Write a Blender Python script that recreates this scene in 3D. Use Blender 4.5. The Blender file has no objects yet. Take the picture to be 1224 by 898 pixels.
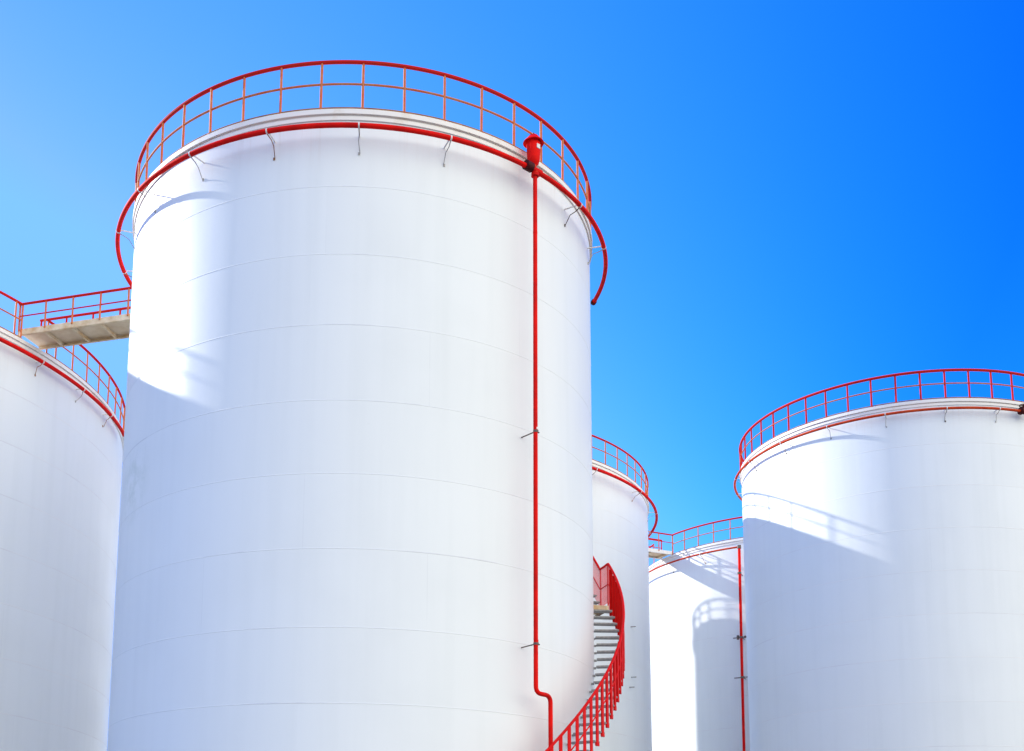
import bpy, bmesh, math, random
from mathutils import Vector, Matrix

sc = bpy.context.scene
C = sc.collection
R_ = math.radians
random.seed(7)
G = 1.6                                   # eye height above the ground

# ---------------------------------------------------------------- camera
FPX, PX, PY, TH, RO = 1419.67, 531.5, 845.28, 0.1568, -0.009
cam_d = bpy.data.cameras.new('camera')
cam = bpy.data.objects.new('camera', cam_d)
C.objects.link(cam)
cu, su = math.cos(RO), math.sin(RO)
U0, V0 = Vector((1, 0, 0)), Vector((0, -math.sin(TH), math.cos(TH)))
F0 = Vector((0, math.cos(TH), math.sin(TH)))
rt, up = U0*cu - V0*su, U0*su + V0*cu
M = Matrix((rt, up, -F0)).transposed().to_4x4()
M.translation = Vector((0, 0, G))
cam.matrix_world = M
cam_d.sensor_fit = 'HORIZONTAL'
cam_d.sensor_width = 36.0
cam_d.lens = FPX/1224*36.0
cam_d.shift_x = (612 - PX)/1224
cam_d.shift_y = (PY - 449)/1224
cam_d.clip_start = 0.1
cam_d.clip_end = 6000
sc.camera = cam

# ---------------------------------------------------------------- light
SUN_AZ, SUN_EL = 65.0, 26.6               # azimuth from straight ahead towards the left
sdir = Vector((-math.sin(R_(SUN_AZ))*math.cos(R_(SUN_EL)), math.cos(R_(SUN_AZ))*math.cos(R_(SUN_EL)), math.sin(R_(SUN_EL))))
sun_d = bpy.data.lights.new('sun', 'SUN')
sun_d.energy = 4.0
sun_d.angle = R_(0.75)
sun_d.color = (1.0, 0.955, 0.88)
sun = bpy.data.objects.new('sun', sun_d)
sun.rotation_euler = (-sdir).to_track_quat('-Z', 'Y').to_euler()
sun.location = (-40, 20, 60)
C.objects.link(sun)

w = bpy.data.worlds.new('World')
sc.world = w
w.use_nodes = True
nt = w.node_tree
N, L = nt.nodes, nt.links
bg = N['Background']
bg.inputs['Strength'].default_value = 0.15
sky = N.new('ShaderNodeTexSky')
sky.sky_type = 'NISHITA'
sky.sun_disc = False
sky.sun_elevation = R_(SUN_EL)
sky.sun_rotation = R_(-SUN_AZ)
sky.air_density = 1.0
sky.dust_density = 0.6
sky.ozone_density = 1.5


def mth(op, a, b=None, c=None):
    n = N.new('ShaderNodeMath'); n.operation = op
    for i, v in enumerate((a, b, c)):
        if v is None: continue
        if isinstance(v, (int, float)): n.inputs[i].default_value = v
        else: L.new(v, n.inputs[i])
    return n.outputs[0]


# deep polarised blue: each channel of the sky gets its own contrast
sep = N.new('ShaderNodeSeparateColor'); L.new(sky.outputs[0], sep.inputs[0])
KR, PR, KG, PG, KB, PB = 0.0389, 5.0, 0.333, 1.93, 2.42, 0.6
# darkest about ninety degrees from the sun, as through a polarising filter
tc = N.new('ShaderNodeTexCoord')
dsun = N.new('ShaderNodeVectorMath'); dsun.operation = 'DOT_PRODUCT'
L.new(tc.outputs['Generated'], dsun.inputs[0]); dsun.inputs[1].default_value = sdir
cs_ = mth('MINIMUM', mth('MAXIMUM', dsun.outputs['Value'], 0.18), 0.86)
sxyz = N.new('ShaderNodeSeparateXYZ'); L.new(tc.outputs['Generated'], sxyz.inputs[0])
zz_ = mth('MINIMUM', mth('MAXIMUM', sxyz.outputs[2], 0.28), 0.66)


def polar(a, b, d, e):
    t1 = mth('MULTIPLY_ADD', cs_, b, a)
    t2 = mth('MULTIPLY_ADD', zz_, d, e)
    return mth('EXPONENT', mth('MULTIPLY_ADD', t1, cs_, t2))


rr = mth('MINIMUM', mth('MULTIPLY', mth('MULTIPLY', mth('POWER', sep.outputs[0], PR), KR), polar(17.14, -16.06, 2.3135, -4.8795)), 0.95)
gg = mth('MINIMUM', mth('MULTIPLY', mth('MULTIPLY', mth('POWER', sep.outputs[1], PG), KG), polar(4.1121, -4.1618, .5594, -1.0508)), 2.45)
bb = mth('MINIMUM', mth('MULTIPLY', mth('POWER', sep.outputs[2], PB), KB), 6.6)
comb = N.new('ShaderNodeCombineColor')
L.new(rr, comb.inputs[0]); L.new(gg, comb.inputs[1]); L.new(bb, comb.inputs[2])
# white fill glow added out of view opposite the sun, brightening the shaded tanks
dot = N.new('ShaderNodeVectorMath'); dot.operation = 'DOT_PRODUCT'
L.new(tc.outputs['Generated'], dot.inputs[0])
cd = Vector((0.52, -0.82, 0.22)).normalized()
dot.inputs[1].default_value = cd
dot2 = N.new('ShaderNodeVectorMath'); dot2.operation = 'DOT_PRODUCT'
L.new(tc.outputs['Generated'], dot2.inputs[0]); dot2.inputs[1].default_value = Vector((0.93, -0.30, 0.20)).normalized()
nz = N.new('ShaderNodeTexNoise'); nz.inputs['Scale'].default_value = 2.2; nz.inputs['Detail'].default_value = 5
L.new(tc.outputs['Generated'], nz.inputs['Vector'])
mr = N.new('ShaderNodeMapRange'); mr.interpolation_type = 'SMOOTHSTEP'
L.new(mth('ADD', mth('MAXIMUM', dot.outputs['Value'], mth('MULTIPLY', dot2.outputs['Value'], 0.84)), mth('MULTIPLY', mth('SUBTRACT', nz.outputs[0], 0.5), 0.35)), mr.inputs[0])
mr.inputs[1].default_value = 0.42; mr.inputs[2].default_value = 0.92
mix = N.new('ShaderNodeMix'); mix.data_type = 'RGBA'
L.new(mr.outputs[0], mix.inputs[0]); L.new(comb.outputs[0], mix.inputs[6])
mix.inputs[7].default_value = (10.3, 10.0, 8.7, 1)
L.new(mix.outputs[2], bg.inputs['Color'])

vs = sc.view_settings
vs.view_transform = 'Standard'
vs.look = 'None'
vs.exposure = 0.7
vs.gamma = 1.0


# ---------------------------------------------------------------- materials
def mat(name, col, rough=0.5, metal=0.0, var=0.0, vscale=3.0, spec=0.5, bump=0.0, col2=None, stretch=(1, 1, 1), lo=.4, hi=.65):
    m = bpy.data.materials.new(name); m.use_nodes = True
    t = m.node_tree; b = t.nodes['Principled BSDF']
    b.inputs['Base Color'].default_value = (*col, 1)
    b.inputs['Roughness'].default_value = rough
    b.inputs['Metallic'].default_value = metal
    b.inputs['Specular IOR Level'].default_value = spec
    if var or col2:
        tcn = t.nodes.new('ShaderNodeTexCoord'); mp = t.nodes.new('ShaderNodeMapping')
        mp.inputs['Scale'].default_value = stretch
        t.links.new(tcn.outputs['Object'], mp.inputs[0])
        n = t.nodes.new('ShaderNodeTexNoise'); n.inputs['Scale'].default_value = vscale; n.inputs['Detail'].default_value = 6
        n.inputs['Roughness'].default_value = .65
        t.links.new(mp.outputs[0], n.inputs['Vector'])
        r = t.nodes.new('ShaderNodeMapRange'); t.links.new(n.outputs[0], r.inputs[0])
        r.inputs[1].default_value = lo; r.inputs[2].default_value = hi
        x = t.nodes.new('ShaderNodeMix'); x.data_type = 'RGBA'
        t.links.new(r.outputs[0], x.inputs[0])
        x.inputs[6].default_value = (*col, 1)
        c2 = col2 or tuple(max(0, q*(1-var)) for q in col)
        x.inputs[7].default_value = (*c2, 1)
        t.links.new(x.outputs[2], b.inputs['Base Color'])
        if bump:
            bp = t.nodes.new('ShaderNodeBump'); bp.inputs['Strength'].default_value = bump; bp.inputs['Distance'].default_value = .02
            t.links.new(n.outputs[0], bp.inputs['Height']); t.links.new(bp.outputs[0], b.inputs['Normal'])
    return m


def shell_material(zs, R, off, stain=None):
    """white tank paint: plate courses, faint upright joints, rain streaks, rust bleeding from the rim and grime"""
    m = bpy.data.materials.new('white_tank_paint'); m.use_nodes = True
    t = m.node_tree; b = t.nodes['Principled BSDF']; n = t.nodes; l = t.links

    def ma(op, a, b_=None, c=None):
        k = n.new('ShaderNodeMath'); k.operation = op
        for i, v in enumerate((a, b_, c)):
            if v is None: continue
            if isinstance(v, (int, float)): k.inputs[i].default_value = v
            else: l.new(v, k.inputs[i])
        return k.outputs[0]

    def rng(v, a, b_, lo=0, hi=1):
        k = n.new('ShaderNodeMapRange'); l.new(v, k.inputs[0])
        for i, q in enumerate((a, b_, lo, hi)): k.inputs[i+1].default_value = q
        return k.outputs[0]

    def noise(vec, sc_, det, ro=.5):
        k = n.new('ShaderNodeTexNoise'); k.inputs['Scale'].default_value = sc_; k.inputs['Detail'].default_value = det
        k.inputs['Roughness'].default_value = ro; l.new(vec, k.inputs['Vector']); return k.outputs[0]

    def mixc(f, a, col):
        k = n.new('ShaderNodeMix'); k.data_type = 'RGBA'; l.new(f, k.inputs[0])
        if isinstance(a, tuple): k.inputs[6].default_value = (*a, 1)
        else: l.new(a, k.inputs[6])
        k.inputs[7].default_value = (*col, 1); return k.outputs[2]
    tcn = n.new('ShaderNodeTexCoord'); sp = n.new('ShaderNodeSeparateXYZ'); l.new(tcn.outputs['Object'], sp.inputs[0])
    z = sp.outputs[2]
    arcl = ma('MULTIPLY', ma('ARCTAN2', sp.outputs[1], sp.outputs[0]), R)          # metres round the wall
    course = ma('FLOOR', ma('DIVIDE', ma('SUBTRACT', z, zs), 1.36))
    u = ma('DIVIDE', ma('ADD', arcl, ma('MULTIPLY', ma('MODULO', ma('ADD', course, 40), 3), 1.37+off)), 4.1)
    plate = ma('FLOOR', u)
    fr = ma('SUBTRACT', u, plate)
    pv = n.new('ShaderNodeCombineXYZ'); l.new(course, pv.inputs[0]); l.new(plate, pv.inputs[1])
    wn = n.new('ShaderNodeTexWhiteNoise'); wn.noise_dimensions = '3D'; l.new(pv.outputs[0], wn.inputs['Vector'])
    tint = wn.outputs['Value']
    s2 = noise(tcn.outputs['Object'], .55, 6)
    joint = ma('MULTIPLY', ma('LESS_THAN', fr, .0035), rng(s2, .45, .6))
    cv = n.new('ShaderNodeCombineXYZ'); l.new(ma('MULTIPLY', sp.outputs[0], 2.2), cv.inputs[0]); l.new(ma('MULTIPLY', sp.outputs[1], 2.2), cv.inputs[1])
    l.new(ma('MULTIPLY', z, 0.10), cv.inputs[2])
    s1 = noise(cv.outputs[0], 1.6, 5)
    s4 = noise(cv.outputs[0], 6.0, 4, .6)
    s3 = noise(tcn.outputs['Object'], 2.3, 8, .7)
    top = zs + 13.6
    col = mixc(ma('MULTIPLY', rng(s1, .45, .75), .22), (.80, .835, .835), (.67, .71, .705))
    col = mixc(ma('MULTIPLY', rng(s2, .5, .8), .25), col, (.70, .73, .72))
    col = mixc(ma('MULTIPLY', tint, .10), col, (.66, .69, .69))
    col = mixc(ma('MULTIPLY', joint, .14), col, (.50, .52, .54))
    col = mixc(ma('MULTIPLY', rng(s3, .70, .78), .35), col, (.45, .50, .44))
    # rust and dirt bleeding down from the rim and its brackets
    drip = ma('MULTIPLY', rng(s4, .56, .72), rng(ma('SUBTRACT', z, top), -1.1, 1.2, 0, 1))
    col = mixc(ma('MULTIPLY', drip, .38), col, (.55, .45, .33))
    if stain:
        d = n.new('ShaderNodeVectorMath'); d.operation = 'DISTANCE'; l.new(tcn.outputs['Object'], d.inputs[0]); d.inputs[1].default_value = stain
        st = ma('MULTIPLY', rng(d.outputs['Value'], .9, .15), rng(s3, .42, .62))
        col = mixc(ma('MULTIPLY', st, .5), col, (.42, .52, .45))
    l.new(col, b.inputs['Base Color'])
    l.new(rng(s2, .3, .7, .36, .5), b.inputs['Roughness'])
    b.inputs['Specular IOR Level'].default_value = .4
    bp = n.new('ShaderNodeBump'); bp.inputs['Strength'].default_value = .14; bp.inputs['Distance'].default_value = .05
    # plates draw in slightly at the welds
    saw = ma('ABSOLUTE', ma('SUBTRACT', ma('FRACT', ma('DIVIDE', ma('SUBTRACT', z, zs), 1.36)), .5))
    l.new(ma('ADD', s2, ma('MULTIPLY', ma('POWER', ma('MULTIPLY', saw, 2), 10), -.10)), bp.inputs['Height']); l.new(bp.outputs[0], b.inputs['Normal'])
    return m


MFAINT = mat('faint_weld_grime', (.72, .73, .74), .6, vscale=.5, col2=(.81, .82, .81), lo=.38, hi=.5)
MWELD = mat('weld_grime', (.66, .68, .70), .6, vscale=.45, col2=(.79, .82, .82), lo=.33, hi=.46)
MLIP = mat('cream_rim_paint', (.82, .80, .75), .5, col2=(.70, .62, .48), vscale=2.5, lo=.55, hi=.8)
MROOF = mat('roof_paint', (.74, .75, .75), .6, var=.2)
MRED = mat('red_pipe_paint', (.86, .009, .006), .6, col2=(.58, .009, .007), vscale=2.5, spec=.06)
MORANGE = mat('faded_orange_red_paint', (.62, .075, .02), .6, col2=(.50, .04, .015), vscale=2.5, spec=.06)
MRAIL = mat('red_rail_paint', (.60, .016, .012), .6, col2=(.50, .022, .013), vscale=3, spec=.06)
MPOST = mat('weathered_red_paint', (.62, .115, .035), .6, col2=(.54, .23, .10), vscale=5, spec=.15)
MMID = mat('rusty_orange_paint', (.58, .13, .04), .6, col2=(.50, .23, .10), vscale=4, spec=.15)
MRUST = mat('rust', (.40, .19, .07), .8, col2=(.22, .10, .05), vscale=4)
MSTEEL = mat('galvanised_steel', (.42, .42, .40), .5, .3, col2=(.30, .28, .25), vscale=6)
MDARK = mat('dark_bracket_steel', (.09, .08, .075), .6, col2=(.16, .10, .07), vscale=6)
MCLAMP = mat('pale_clamp_paint', (.80, .79, .76), .5, var=.15, vscale=6)
MDECK = mat('beige_deck_plate', (.80, .64, .43), .7, col2=(.70, .52, .31), vscale=2.5)
MBEAM = mat('cream_beam_paint', (.82, .69, .47), .6, col2=(.62, .42, .20), vscale=3)
MTREAD = mat('grating_steel', (.36, .37, .37), .6, .2, var=.3, vscale=8)
MSTAIR = mat('bright_red_stair_paint', (.72, .010, .009), .6, col2=(.60, .010, .009), vscale=3, spec=.06)
MMESH = mat('pink_faded_mesh_paint', (.85, .14, .16), .6, var=.15, vscale=5, spec=.15)
MBLACK = mat('dark_red_valve_iron', (.07, .006, .006), .6, var=.3, vscale=6, spec=.15)
MGROUND = mat('pale_concrete', (.16, .165, .165), .85, col2=(.12, .125, .125), vscale=.15, bump=.2)


# ---------------------------------------------------------------- mesh helpers
class MB:
    def __init__(s):
        s.v, s.f, s.mi = [], [], []

    def add(s, vs, fs, mi=0):
        o = len(s.v); s.v += [tuple(q) for q in vs]
        s.f += [tuple(i+o for i in q) for q in fs]; s.mi += [mi]*len(fs)
        return s

    def tube(s, pts, r, n=10, closed=False, caps=True, mi=0):
        pts = [Vector(p) for p in pts]; m = len(pts)
        vs = []
        prev = None
        for i, p in enumerate(pts):
            if closed: d = pts[(i+1) % m] - pts[i-1]
            elif i == 0: d = pts[1]-pts[0]
            elif i == m-1: d = pts[-1]-pts[-2]
            else: d = (pts[i+1]-p).normalized() + (p-pts[i-1]).normalized()
            d.normalize()
            if prev is None:
                a = Vector((0, 0, 1)) if abs(d.z) < .9 else Vector((1, 0, 0))
                x = d.cross(a).normalized()
            else:
                x = (prev - d*prev.dot(d)).normalized()
            prev = x
            y = d.cross(x)
            rr_ = r[i] if isinstance(r, (list, tuple)) else r
            for k in range(n):
                t = 2*math.pi*k/n
                vs.append(p + x*(rr_*math.cos(t)) + y*(rr_*math.sin(t)))
        fs = []
        for i in range(m if closed else m-1):
            j = (i+1) % m
            for k in range(n):
                fs.append((i*n+k, i*n+(k+1) % n, j*n+(k+1) % n, j*n+k))
        if caps and not closed:
            fs.append(tuple(range(n))[::-1]); fs.append(tuple((m-1)*n+k for k in range(n)))
        return s.add(vs, fs, mi)

    def box(s, c, ax, ay, az, mi=0):
        """box with half-extent vectors"""
        c, ax, ay, az = Vector(c), Vector(ax), Vector(ay), Vector(az)
        vs = [c+ax*i+ay*j+az*k for i in (-1, 1) for j in (-1, 1) for k in (-1, 1)]
        return s.add(vs, [(0, 1, 3, 2), (4, 6, 7, 5), (0, 4, 5, 1), (2, 3, 7, 6), (0, 2, 6, 4), (1, 5, 7, 3)], mi)

    def lathe(s, prof, n=48, mis=None, c=(0, 0), closed=False):
        vs = []
        for (r, z) in prof:
            for k in range(n):
                t = 2*math.pi*k/n
                vs.append((c[0]+r*math.cos(t), c[1]+r*math.sin(t), z))
        m = len(prof)
        for i in range(m if closed else m-1):
            j = (i+1) % m
            fs = [(i*n+k, i*n+(k+1) % n, j*n+(k+1) % n, j*n+k) for k in range(n)]
            if i == 0: s.add(vs, fs, mis[i] if mis else 0); base = len(s.v)-len(vs)
            else:
                s.f += [tuple(q+base for q in f) for f in fs]; s.mi += [mis[i] if mis else 0]*len(fs)
        return s

    def build(s, name, mats, parent=None, loc=None, smooth=True, sharp=35):
        me = bpy.data.meshes.new(name)
        me.from_pydata(s.v, [], s.f)
        if not isinstance(mats, (list, tuple)): mats = [mats]
        for m in mats: me.materials.append(m)
        me.polygons.foreach_set('material_index', s.mi)
        bm = bmesh.new(); bm.from_mesh(me)
        bmesh.ops.recalc_face_normals(bm, faces=bm.faces)
        bm.to_mesh(me); bm.free()
        if smooth:
            me.polygons.foreach_set('use_smooth', [True]*len(me.polygons))
            me.set_sharp_from_angle(angle=R_(sharp))
        me.update()
        o = bpy.data.objects.new(name, me)
        C.objects.link(o)
        if parent: o.parent = parent
        if loc: o.location = loc
        return o


def thing(name, label, cat, loc, group=None, rz=0):
    o = bpy.data.objects.new(name, None)
    C.objects.link(o)
    o.empty_display_size = .3
    o.location = loc; o.rotation_euler.z = rz
    o['label'] = label; o['category'] = cat
    if group: o['group'] = group
    return o


def P(r, a, z):
    a = R_(a); return Vector((r*math.cos(a), r*math.sin(a), z))


def T(a): a = R_(a); return Vector((-math.sin(a), math.cos(a), 0))
def E(a): a = R_(a); return Vector((math.cos(a), math.sin(a), 0))


def arc(r, a0, a1, z, step=2.0):
    n = max(2, int(abs(a1-a0)/step)+1)
    return [P(r, a0+(a1-a0)*i/n, z) for i in range(n+1)]


# ---------------------------------------------------------------- the ground
g = MB(); g.add([(-1500, -1500, 0), (1500, -1500, 0), (1500, 2500, 0), (-1500, 2500, 0)], [(0, 1, 2, 3)])
go = g.build('ground', MGROUND, smooth=False); go['kind'] = 'structure'


# ---------------------------------------------------------------- tanks
# name: centre x, y, radius, rim height above the ground
TK = dict(main=(-1.874, 24.773, 5.0, 14.160), right=(16.36, 40.843, 5.59, 15.507), third=(-.532, 47.689, 8.802, 15.569),
          fourth=(16.56, 56.193, 6.885, 15.569), left=(-20.295, 33.191, 10.395, 13.965))
UPZ = Vector((0, 0, 1))


def make_tank(key, label, seams, nposts, phase, rail_h, gap=None, thick=(.037, .025, .021), post_mat=None, posts_at=None):
    x, y, R, zr = TK[key]; H = zr + G
    t = thing('storage_tank', label, 'storage tank', (x, y, 0), 'white cylindrical storage tanks')
    # shell with a raised weld bead at every plate course
    st_ = tuple(P(R, -147.5, 7.80+G)) if key == 'main' else None
    mw = shell_material(max(seams)+G-1.36*9, R, x*.1 % 1, st_)
    prof, mi = [(R, -.05)], []
    for s_ in sorted(seams):
        zc = s_ + G
        if zc < .1: continue
        for q, (dr, dz) in enumerate(((0, -.011), (.003, -.005), (.003, .005), (0, .011))):
            prof.append((R+dr, zc+dz)); mi.append(0 if q == 0 else 1)
    prof.append((R, H-.03)); mi.append(0)
    MB().lathe(prof, 288, mi).build('shell', [mw, MWELD if key == 'main' else MFAINT], t, sharp=14)
    # stiffening rim: curb angle and the drip edge beneath it
    rim = MB().lathe([(R+.004, H-.20), (R+.030, H-.20), (R+.030, H-.128), (R+.012, H-.128), (R+.012, H-.095), (R+.062, H-.095), (R+.062, H), (R-.06, H), (R-.06, H-.06), (R+.004, H-.06)], 288, closed=True)
    ro = rim.build('rim', MLIP, t, sharp=30)
    MB().lathe([(R-.07, H-.035), (R*.5, H+.30), (.02, H+.5)], 96).build('roof', MROOF, t)
    # railing
    Rr = R+.02; zt = H+rail_h
    if gap: a0, a1 = gap[1], gap[0]+360
    else: a0, a1 = 0, 360

    def ringtube(z, r_, rad):
        mb = MB()
        if gap: mb.tube(arc(rad, a0, a1, z, 1.5), r_, 10)
        else: mb.tube(arc(rad, 0, 360, z, 1.5)[:-1], r_, 10, closed=True)
        return mb
    top = ringtube(zt, thick[0], Rr).build('railing', MRAIL, t)
    ringtube(H+rail_h*.54, thick[2], Rr).build('mid_rail', MMID, top)
    ringtube(H+.035, .016, Rr+.01).build('bottom_rail', MRUST, top)
    pm = MB().tube([(0, 0, 0), (0, 0, rail_h-thick[0]*.6)], thick[1], 8).tube([(0, 0, 0), (0, 0, .012)], .05, 8)
    proto = None
    if posts_at is None: posts_at = [phase+360*i/nposts for i in range(nposts)]
    if gap:
        posts_at = [a for a in posts_at if ((a-a0) % 360) < (a1-a0)-.8 and ((a-a0) % 360) > .8] + [a0, a1]
    for a in posts_at:
        if proto is None:
            proto = pm.build('post', post_mat or MPOST, top); o = proto
        else:
            o = proto.copy(); C.objects.link(o); o.parent = top
        o.location = P(Rr, a, H+.001)
        o.rotation_euler = (R_(random.uniform(-.5, .5)), R_(random.uniform(-.5, .5)), R_(a))
    return t


def cs(zr, first, n=12, d=1.36): return [zr-first-d*i for i in range(n)]


make_tank('main', 'tall white cylindrical tank in the foreground with a red downpipe on its front', [3.18, 4.49, 5.88, 7.23, 8.576, 9.99, 11.34, 12.66, 1.83, .47, -.9],
          41, -86.9, .971, gap=(152, 164))
make_tank('left', 'wide white tank cut by the left picture edge, under the end of the walkway', cs(13.965, 1.5), 86, -6.45, .941, gap=(-26.2, -21.0))
make_tank('third', 'white tank behind the spiral staircase, partly hidden by the tall foreground tank', cs(15.569, 1.67), 70, -38.94, .945, gap=(26.5, 33.3))
make_tank('fourth', 'sunlit white tank far back in the gap between two nearer tanks', cs(15.569, 1.55), 54, -145.6, .95, gap=(-166, -152.2))
make_tank('right', 'white tank at the right edge with a long slanting shadow edge', cs(15.507, 1.44), 48, -112.4, .954, thick=(.043, .030, .022), post_mat=MRAIL)


# ---------------------------------------------------------------- sprinkler ring pipes
def ring_pipe(key, label, dr, dz, segs, r_, brackets, m, strut=.33, clamps=(), ends=()):
    x, y, R, zr = TK[key]; H = zr+G; Rr = R+dr; z = H+dz
    t = thing('sprinkler_ring', label, 'pipe', (x, y, z), 'red ring pipes around the tank tops')
    for a0, a1 in segs:
        MB().tube(arc(Rr, a0, a1, 0, 1.5), r_, 14).build('ring_pipe', m, t)
    for a in brackets:
        b = MB()
        ti = T(a)
        # strap round the pipe, arm back to the tank wall and a bent stay below it
        b.tube([P(Rr, a, 0)-ti*.014, P(Rr, a, 0)+ti*.014], r_+.005, 14)
        br = b.build('clamp', MCLAMP, t)
        s_ = MB()
        p0 = P(Rr-.01, a, -r_-.004)
        p1 = P(R+.12, a+random.uniform(-.5, .5), -r_-.10)
        p2 = P(R+.012, a+random.uniform(-.4, .4), -strut)
        s_.tube([p0, (p0+p1)/2 + ti*.015, p1, p1*.45+p2*.55, p2], [.010, .009, .008, .008, .008], 8)
        s_.box(P(R+.008, a, -strut), E(a)*.006, T(a)*.018, UPZ*.025)
        s_.build('stay', random.choice((MSTEEL, MSTEEL, MDARK, MRUST)), t)
        s_ = MB(); s_.tube([P(R-.01, a, .02), P(Rr-r_, a, .02)], .014, 8)
        s_.build('arm', MCLAMP, t)
    for a in ends:
        MB().tube([P(Rr, a, 0)-T(a)*.03, P(Rr, a, 0)+T(a)*.05], r_+.018, 14).build('end_cap', MBLACK, t)
    return t


mbr = [-141.86+18.15*i for i in range(-5, 8)]
ring_pipe('main', 'thick red ring pipe round the top of the tall foreground tank', .346, -.53, [(-50.4, -230), (10.5, -47.6)], .047,
          [a for a in mbr if abs(a+49) > 6 and a < 10 and a > -229], MRED, ends=(10.7,))
ring_pipe('left', 'red ring pipe round the top of the left edge tank', .222, -.40, [(-110, 4.5)], .052, [-51.6, -42, -32.4, -22.9, -13.3, -3.7], MRED, strut=.33)
ring_pipe('third', 'red ring pipe round the tank top behind the spiral staircase', .35, -.47, [(-175, 12)], .055, [-150, -130, -110, -90, -70, -50, -31, -14, 2], MRED)
ring_pipe('fourth', 'thin red ring pipe round the sunlit tank far back in the gap', .414, -.496, [(-255, -121.3)], .040, [-235, -214, -193, -172, -152, -136], MORANGE)
ring_pipe('right', 'orange-red ring pipe round the top of the right edge tank', .246, -.40, [(-213, -74.5), (-72.0, 20)], .042,
          [-204.5, -187, -169.4, -151.5, -133.7, -115.7, -97.9, -81.7, -55, -37, -19], MORANGE, ends=(-73.2,))


# ---------------------------------------------------------------- riser pipes
def bend(pts, rad=.10, n=5):
    """round the corners of a polyline"""
    pts = [Vector(p) for p in pts]; out = [pts[0]]
    for i in range(1, len(pts)-1):
        a, b, c = pts[i-1], pts[i], pts[i+1]
        d1, d2 = (a-b), (c-b); q = min(rad, d1.length*.45, d2.length*.45)
        s_, e_ = b+d1.normalized()*q, b+d2.normalized()*q
        for k in range(n+1):
            u = k/n; out.append(s_*(1-u)**2 + b*2*u*(1-u) + e_*u*u)
    out.append(pts[-1]); return out


x, y, R, zr = TK['main']
t = thing('riser_pipe', 'bright red downpipe with a sideways jog on the foreground tank', 'pipe', (x, y, 0), 'red vertical supply pipes')
Rp = R+.346
zA, zJ = 13.52+G, 3.545+G
MB().tube(bend([P(Rp, -49.05, zA), P(Rp, -49.3, zJ), P(Rp, -45.2, zJ-.01), P(Rp, -45.2, 2.12+G), P(R+.02, -45.2, 2.12+G)], .13), .041, 16).build('pipe', MRED, t)
MB().tube([P(Rp, -49.05, zA-.01), P(Rp, -49.05, zA+.05)], .075, 16).build('flange', MRED, t)
for zc, a in ((8.41, -49.1), (4.43, -49.2), (12.3, -49.08)):
    zc += G
    MB().tube([P(Rp, a, zc+.035), P(Rp, a, zc+.075)], .0435, 16).build('joint_band', MCLAMP if zc < 12 and zc > 8 else MRED, t)
    if zc > 13: continue
    b = MB(); b.tube([P(R-.01, a-.3, zc-.02), P(Rp-.05, a, zc)], .012, 8)
    b.tube([P(Rp, a, zc-.022), P(Rp, a, zc+.022)], .050, 16)
    b.tube([P(Rp, a, zc)+T(a)*.035, P(Rp, a, zc)+T(a)*.085], .014, 8)
    b.build('clamp', MDARK, t)

x, y, R, zr = TK['fourth']
t = thing('riser_pipe', 'thin dark red downpipe on the far sunlit tank', 'pipe', (x, y, 0), 'red vertical supply pipes')
Rp = R+.414; aa = -121.6
MB().tube(bend([P(Rp, -121.4, zr-.496+G), P(Rp, -121.75, 9+G), P(Rp, -122.2, .4)], .1), .060, 14).build('pipe', MRED, t)
MB().tube([P(Rp, -121.4, zr-.57+G), P(Rp, -121.4, zr-.43+G)], .085, 14).build('flange', MDARK, t)
for zc, big in ((13.9, 1), (11.05, 2), (9.3, 0), (6.0, 0)):
    b = MB(); zc += G
    b.tube([P(Rp, aa, zc-.04), P(Rp, aa, zc+.04)], .085, 14)
    if big != 1: b.tube([P(Rp, aa, zc)-T(aa)*.36, P(Rp, aa, zc)+T(aa)*.30], .022, 8)
    b.tube([P(R-.01, aa, zc), P(Rp-.05, aa, zc)], .02, 8)
    if big == 2:
        b.tube([P(Rp, aa, zc-.08)-T(aa)*.15, P(Rp, aa, zc+.10)-T(aa)*.15], .055, 10)
        b.tube([P(Rp, aa, zc-.04)+T(aa)*.16, P(Rp, aa, zc+.05)+T(aa)*.16], .045, 10)
    b.build('clamp', MDARK, t)

# ---------------------------------------------------------------- foam chamber on the main tank
x, y, R, zr = TK['main']
c = P(R+.30, -49.0, 0)+Vector((x, y, 0))
t = thing('foam_chamber', 'red pot with a wide conical cap above the downpipe on the foreground tank', 'foam chamber', (c.x, c.y, 13.67+G))
MB().lathe([(.045, .08), (.10, .13), (.122, .22), (.130, .36), (.132, .56), (.126, .60)], 32).build('body', MRED, t)
cap = MB().lathe([(.190, .550), (.202, .555), (.196, .57), (.140, .63), (.088, .70), (.045, .725), (.002, .730)], 32)
cap.lathe([(.190, .550), (.118, .585)], 32)
cap.build('cap', MRED, t)
MB().tube([Vector((0, 0, .72)), Vector((0, 0, .77))], .02, 8).build('knob', MDARK, t)
e_ = MB(); e_.tube([Vector((0, 0, .17)), Vector((0, 0, .03)), E(-49)*.05+Vector((0, 0, -.03)), E(-49)*.05+Vector((0, 0, -.12))], .058, 14)
e_.build('elbow', MORANGE, t)
q = T(-49)
MB().tube([-q*.26+E(-49)*.045+Vector((0, 0, -.02)), -q*.10+E(-49)*.045+Vector((0, 0, -.02))], .095, 18).build('flange', MBLACK, t)
MB().tube([E(-49)*.05-q*.12+Vector((0, 0, -.04)), E(-49)*.05+q*.14+Vector((0, 0, -.04))], .062, 14).build('tee', MRED, t)
MB().box(E(-49)*.135+Vector((0, 0, .43)), E(-49)*.006, q*.04, UPZ*.045).build('tag', MCLAMP, t)

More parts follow.
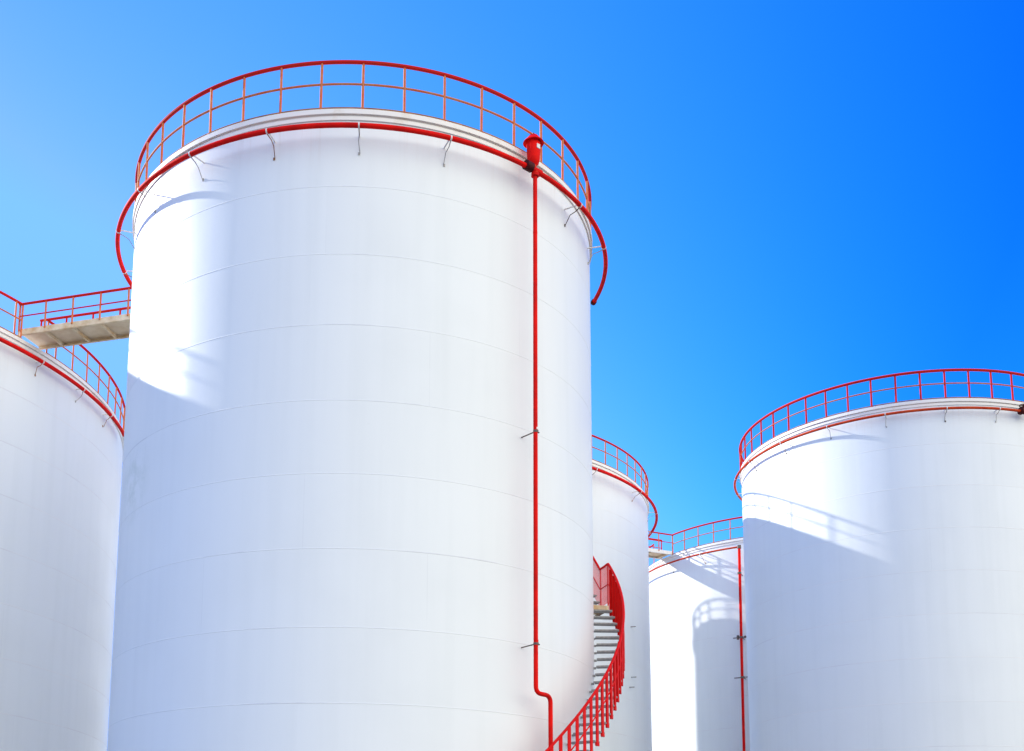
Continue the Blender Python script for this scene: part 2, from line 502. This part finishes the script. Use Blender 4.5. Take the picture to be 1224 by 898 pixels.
# valve on the ring of the right tank, at the picture edge
x, y, R, zr = TK['right']
c = P(R+.246, -73.2, 0)+Vector((x, y, 0))
t = thing('ring_valve', 'dark red iron valve on the ring pipe at the right picture edge', 'valve', (c.x, c.y, zr-.40+G))
q = T(-73.2)
MB().tube([-q*.14, -q*.09, -q*.08, q*.08, q*.09, q*.14], [.12, .12, .09, .09, .12, .12], 16).build('body', MBLACK, t)
b = MB(); b.tube([Vector((0, 0, .08)), Vector((0, 0, .22))], .03, 10); b.tube([Vector((0, 0, .20))+Vector((.12*math.cos(k*math.pi/8), .12*math.sin(k*math.pi/8), 0)) for k in range(16)], .014, 8, closed=True)
b.box((0, 0, .20), (.12, 0, 0), (0, .01, 0), (0, 0, .01))
b.build('handwheel', MBLACK, t)


# ---------------------------------------------------------------- spiral staircase on the main tank
x, y, R, zr = TK['main']
t = thing('spiral_staircase', 'bright red spiral staircase with grey open treads curling round the foreground tank', 'staircase', (x, y, 0))
Ri, Ro = R+.06, R+.62
RISE, K = .20, .081                      # riser height, climb per degree
DA = RISE/K
zl = 6.41+G                               # landing level
aL0, aL1 = 11.0, 16.2
K2 = .105                                  # the run above the landing is steeper
treads = []
a = aL0 - DA; z = zl - RISE
while z > .1:
    treads.append((a, z)); a -= DA; z -= RISE
a = aL1; z = zl + RISE
while z < zr + G + .02:
    treads.append((a+RISE/K2*.5, z)); a += RISE/K2; z += RISE
aTop = a
proto = None
for a, z in treads:
    if proto is None:
        b = MB()
        # grating tread: frame bars and slats, built facing +X at the origin
        hw = R_(DA)*.42
        def bar(r0, a0, r1, a1, w_=.012, h_=.018):
            p, q_ = Vector((r0*math.cos(a0), r0*math.sin(a0), 0)), Vector((r1*math.cos(a1), r1*math.sin(a1), 0))
            d = (q_-p); n_ = Vector((-d.y, d.x, 0)).normalized()
            b.box((p+q_)/2, d/2, n_*w_, UPZ*h_)
        bar(Ri, -hw, Ro, -hw, .008, .016); bar(Ri, hw, Ro, hw, .006, .012)
        bar(Ri+.01, -hw, Ri+.01, hw, .006, .012); bar(Ro-.01, -hw, Ro-.01, hw, .006, .012)
        for k in range(1, 6): bar(Ri, -hw+2*hw*k/6, Ro, -hw+2*hw*k/6, .004, .008)
        b.box(((R+Ri)/2-.01, 0, -.02), (.035, 0, 0), (0, .02, 0), (0, 0, .02))
        proto = b.build('tread', MTREAD, t, smooth=False); o = proto
    else:
        o = proto.copy(); C.objects.link(o); o.parent = t
    o.location = (0, 0, z); o.rotation_euler.z = R_(a)
# landing plate
b = MB()
n = 6
for i in range(n):
    a0, a1 = aL0+.05+(aL1-aL0-.1)*i/n, aL0+.05+(aL1-aL0-.1)*(i+1)/n
    vs = [P(r, q_, zz) for zz in (zl-.10, zl) for r in (Ri, Ro) for q_ in (a0, a1)]
    b.add(vs, [(0, 1, 3, 2), (4, 6, 7, 5), (0, 4, 5, 1), (2, 3, 7, 6)] + ([(0, 2, 6, 4)] if i == 0 else []) + ([(1, 5, 7, 3)] if i == n-1 else []))
b.build('landing', MBEAM, t, smooth=False)
b = MB(); b.tube([P(R-.01, aL0+.6, zl-.45), P(Ro-.05, aL0+.6, zl-.11)], .03, 8); b.tube([P(R-.01, aL1-.6, zl-.45), P(Ro-.05, aL1-.6, zl-.11)], .03, 8)
b.build('landing_bracket', MDARK, t)


def stair_z(a):
    """walking line height at an angle"""
    if a <= aL0: return zl-(aL0-a)*K
    if a <= aL1: return zl
    return zl+(a-aL1)*K2


HR = .97
a_start = treads[0][0]
a_low = min(q_[0] for q_ in treads)
pts = []
a = a_low-1
while a < aTop: pts.append(P(Ro, a, stair_z(a)+HR)); a += .6
hr = MB().tube(pts, .027, 10).build('handrail', MSTAIR, t)
MB().tube([p-UPZ*.47 for p in pts], .013, 8).build('mid_rail', MSTAIR, hr)
# flat stringer plate along the outer edge of the upper run
def stringer(a0, a1, lo, hi):
    b = MB(); vs, fs = [], []; m = max(2, int(abs(a1-a0)/.8))
    for i in range(m+1):
        a = a0+(a1-a0)*i/m; z = stair_z(a)
        for r, zz in ((Ro+.012, z+lo), (Ro+.024, z+lo), (Ro+.024, z+hi), (Ro+.012, z+hi)): vs.append(P(r, a, zz))
    for i in range(m):
        for k in range(4): fs.append((i*4+k, i*4+(k+1) % 4, i*4+4+(k+1) % 4, i*4+4+k))
    fs += [(0, 1, 2, 3), (m*4+3, m*4+2, m*4+1, m*4)]
    return b.add(vs, fs)
# one flat baluster bar per tread, reaching below the tread like a step
proto = None
for a, z in sorted(treads):
    if aL1 < a < aL1+9: continue
    for da, low in ((0, -.06),):
        hb = stair_z(a)+HR+.005
        if proto is None:
            b = MB(); b.box((0, 0, .5), (.006, 0, 0), (0, .046, 0), (0, 0, .5)); b.box((-.030, .040, .5), (.024, 0, 0), (0, .006, 0), (0, 0, .5)); b.box((-.012, .01, .03), (.014, 0, 0), (0, .065, 0), (0, 0, .03))
            proto = b.build('baluster', MSTAIR, hr, smooth=False); o = proto
        else:
            o = proto.copy(); C.objects.link(o); o.parent = hr
        z0 = z-.08
        o.location = P(Ro+.004, a, z0); o.rotation_euler.z = R_(a); o.scale.z = hb-z0
for a in (aL0+.3, aL1-.3):
    MB().tube([P(Ro, a, zl-.08), P(Ro, a, zl+HR-.01)], .016, 8).build('post', MSTAIR, hr)
# fine mesh infill of the landing and the run above it
b = MB(); a = aL0-2
while a < aL1+9:
    z = stair_z(a)
    b.box(P(Ro-.008, a, z+HR/2+.03), E(a)*.0025, T(a)*.003, UPZ*(HR/2-.04)); a += .25
b.build('mesh_panel', MMESH, hr, smooth=False)


# ---------------------------------------------------------------- walkways between the tanks
def catwalk(label, A, B, width, side, n, zdeck, rail_h, ox, end_legs=None, m_side=None):
    A, B = Vector((*A, 0)), Vector((*B, 0)); d = (B-A); Ln = d.length; d.normalize()
    pr = Vector((-d.y, d.x, 0))*side
    t = thing('catwalk', label, 'walkway', (A.x, A.y, zdeck), 'steel walkways between the tank tops')
    b = MB(); b.box(d*Ln/2+pr*width/2-UPZ*.012, d*Ln/2, pr*(width/2-.035), UPZ*.012)
    b.build('deck', MDECK, t, smooth=False)
    for k in (0, 1):
        b = MB(); o_ = pr*(.03 if k == 0 else width-.03)
        b.box(d*Ln/2+o_-UPZ*.035, d*Ln/2, pr*.006, UPZ*.075)
        b.box(d*Ln/2+o_+pr*(.03 if k == 0 else -.03)-UPZ*.113, d*Ln/2, pr*.034, UPZ*.005)
        b.build('side_channel', m_side or MBEAM, t, smooth=False)
    step = Ln/n
    for i in range(n+1):
        p = d*min(Ln-.04, max(.04, ox+step*i))
        if ox+step*i > Ln: continue
        b = MB(); b.box(p+pr*width/2-UPZ*.070, d*.035, pr*(width/2-.045), UPZ*.040)
        b.build('cross_beam', MBEAM, t, smooth=False)
    for k in (0, 1):
        o_ = pr*(0.02 if k == 0 else width-.02)
        hr = MB().tube([o_+UPZ*rail_h, o_+d*Ln+UPZ*rail_h], .034, 10).build('handrail', MRAIL, t)
        MB().tube([o_+UPZ*rail_h*.54, o_+d*Ln+UPZ*rail_h*.54], .018, 8).build('mid_rail', MRAIL, hr)
        if k: MB().box(o_+d*Ln/2+UPZ*.14, d*(Ln/2-.1), pr*.004, UPZ*.05).build('toe_board', MSTEEL, hr, smooth=False)
        for i in range(n+1):
            MB().tube([o_+d*min(Ln-.03, max(.03, step*i))-UPZ*.02, o_+d*min(Ln-.03, max(.03, step*i))+UPZ*(rail_h-.02)], .026, 8).build('post', MPOST if k == 0 else MRAIL, hr)
    if end_legs:
        for k in (.06, width-.06):
            MB().tube([d*(Ln-.15)+pr*k-UPZ*.1, d*(Ln-.15)+pr*k-UPZ*end_legs], .04, 8).build('support_leg', MBEAM, t)
    return t, d, pr


# left: from the rim of the left tank to the back of the foreground tank
catwalk('beige underside steel walkway with red railings linking the left tank to the foreground tank', (-11.05, 28.60), (-5.70, 27.03), .94, 1, 7, 14.20+G, .72, .75)
# far: from the sunlit tank to the tank behind the staircase
catwalk('short steel walkway with red railings at the left end of the far sunlit tank', (10.50, 52.98), (6.88, 51.41), .95, -1, 5, 15.70+G, .82, .3, m_side=MCLAMP)

# small stub lugs left on the wall behind the staircase
for o in list(C.objects):
    if o.get('label', '').startswith('white tank behind the spiral'):
        for a, z in ((-33.0, 9.85), (-34.3, 7.55), (-33.2, 7.95)):
            MB().tube([P(8.79, a, z+G), P(8.98, a+.4, z+G)], .022, 8).build('lug', MSTEEL, o)
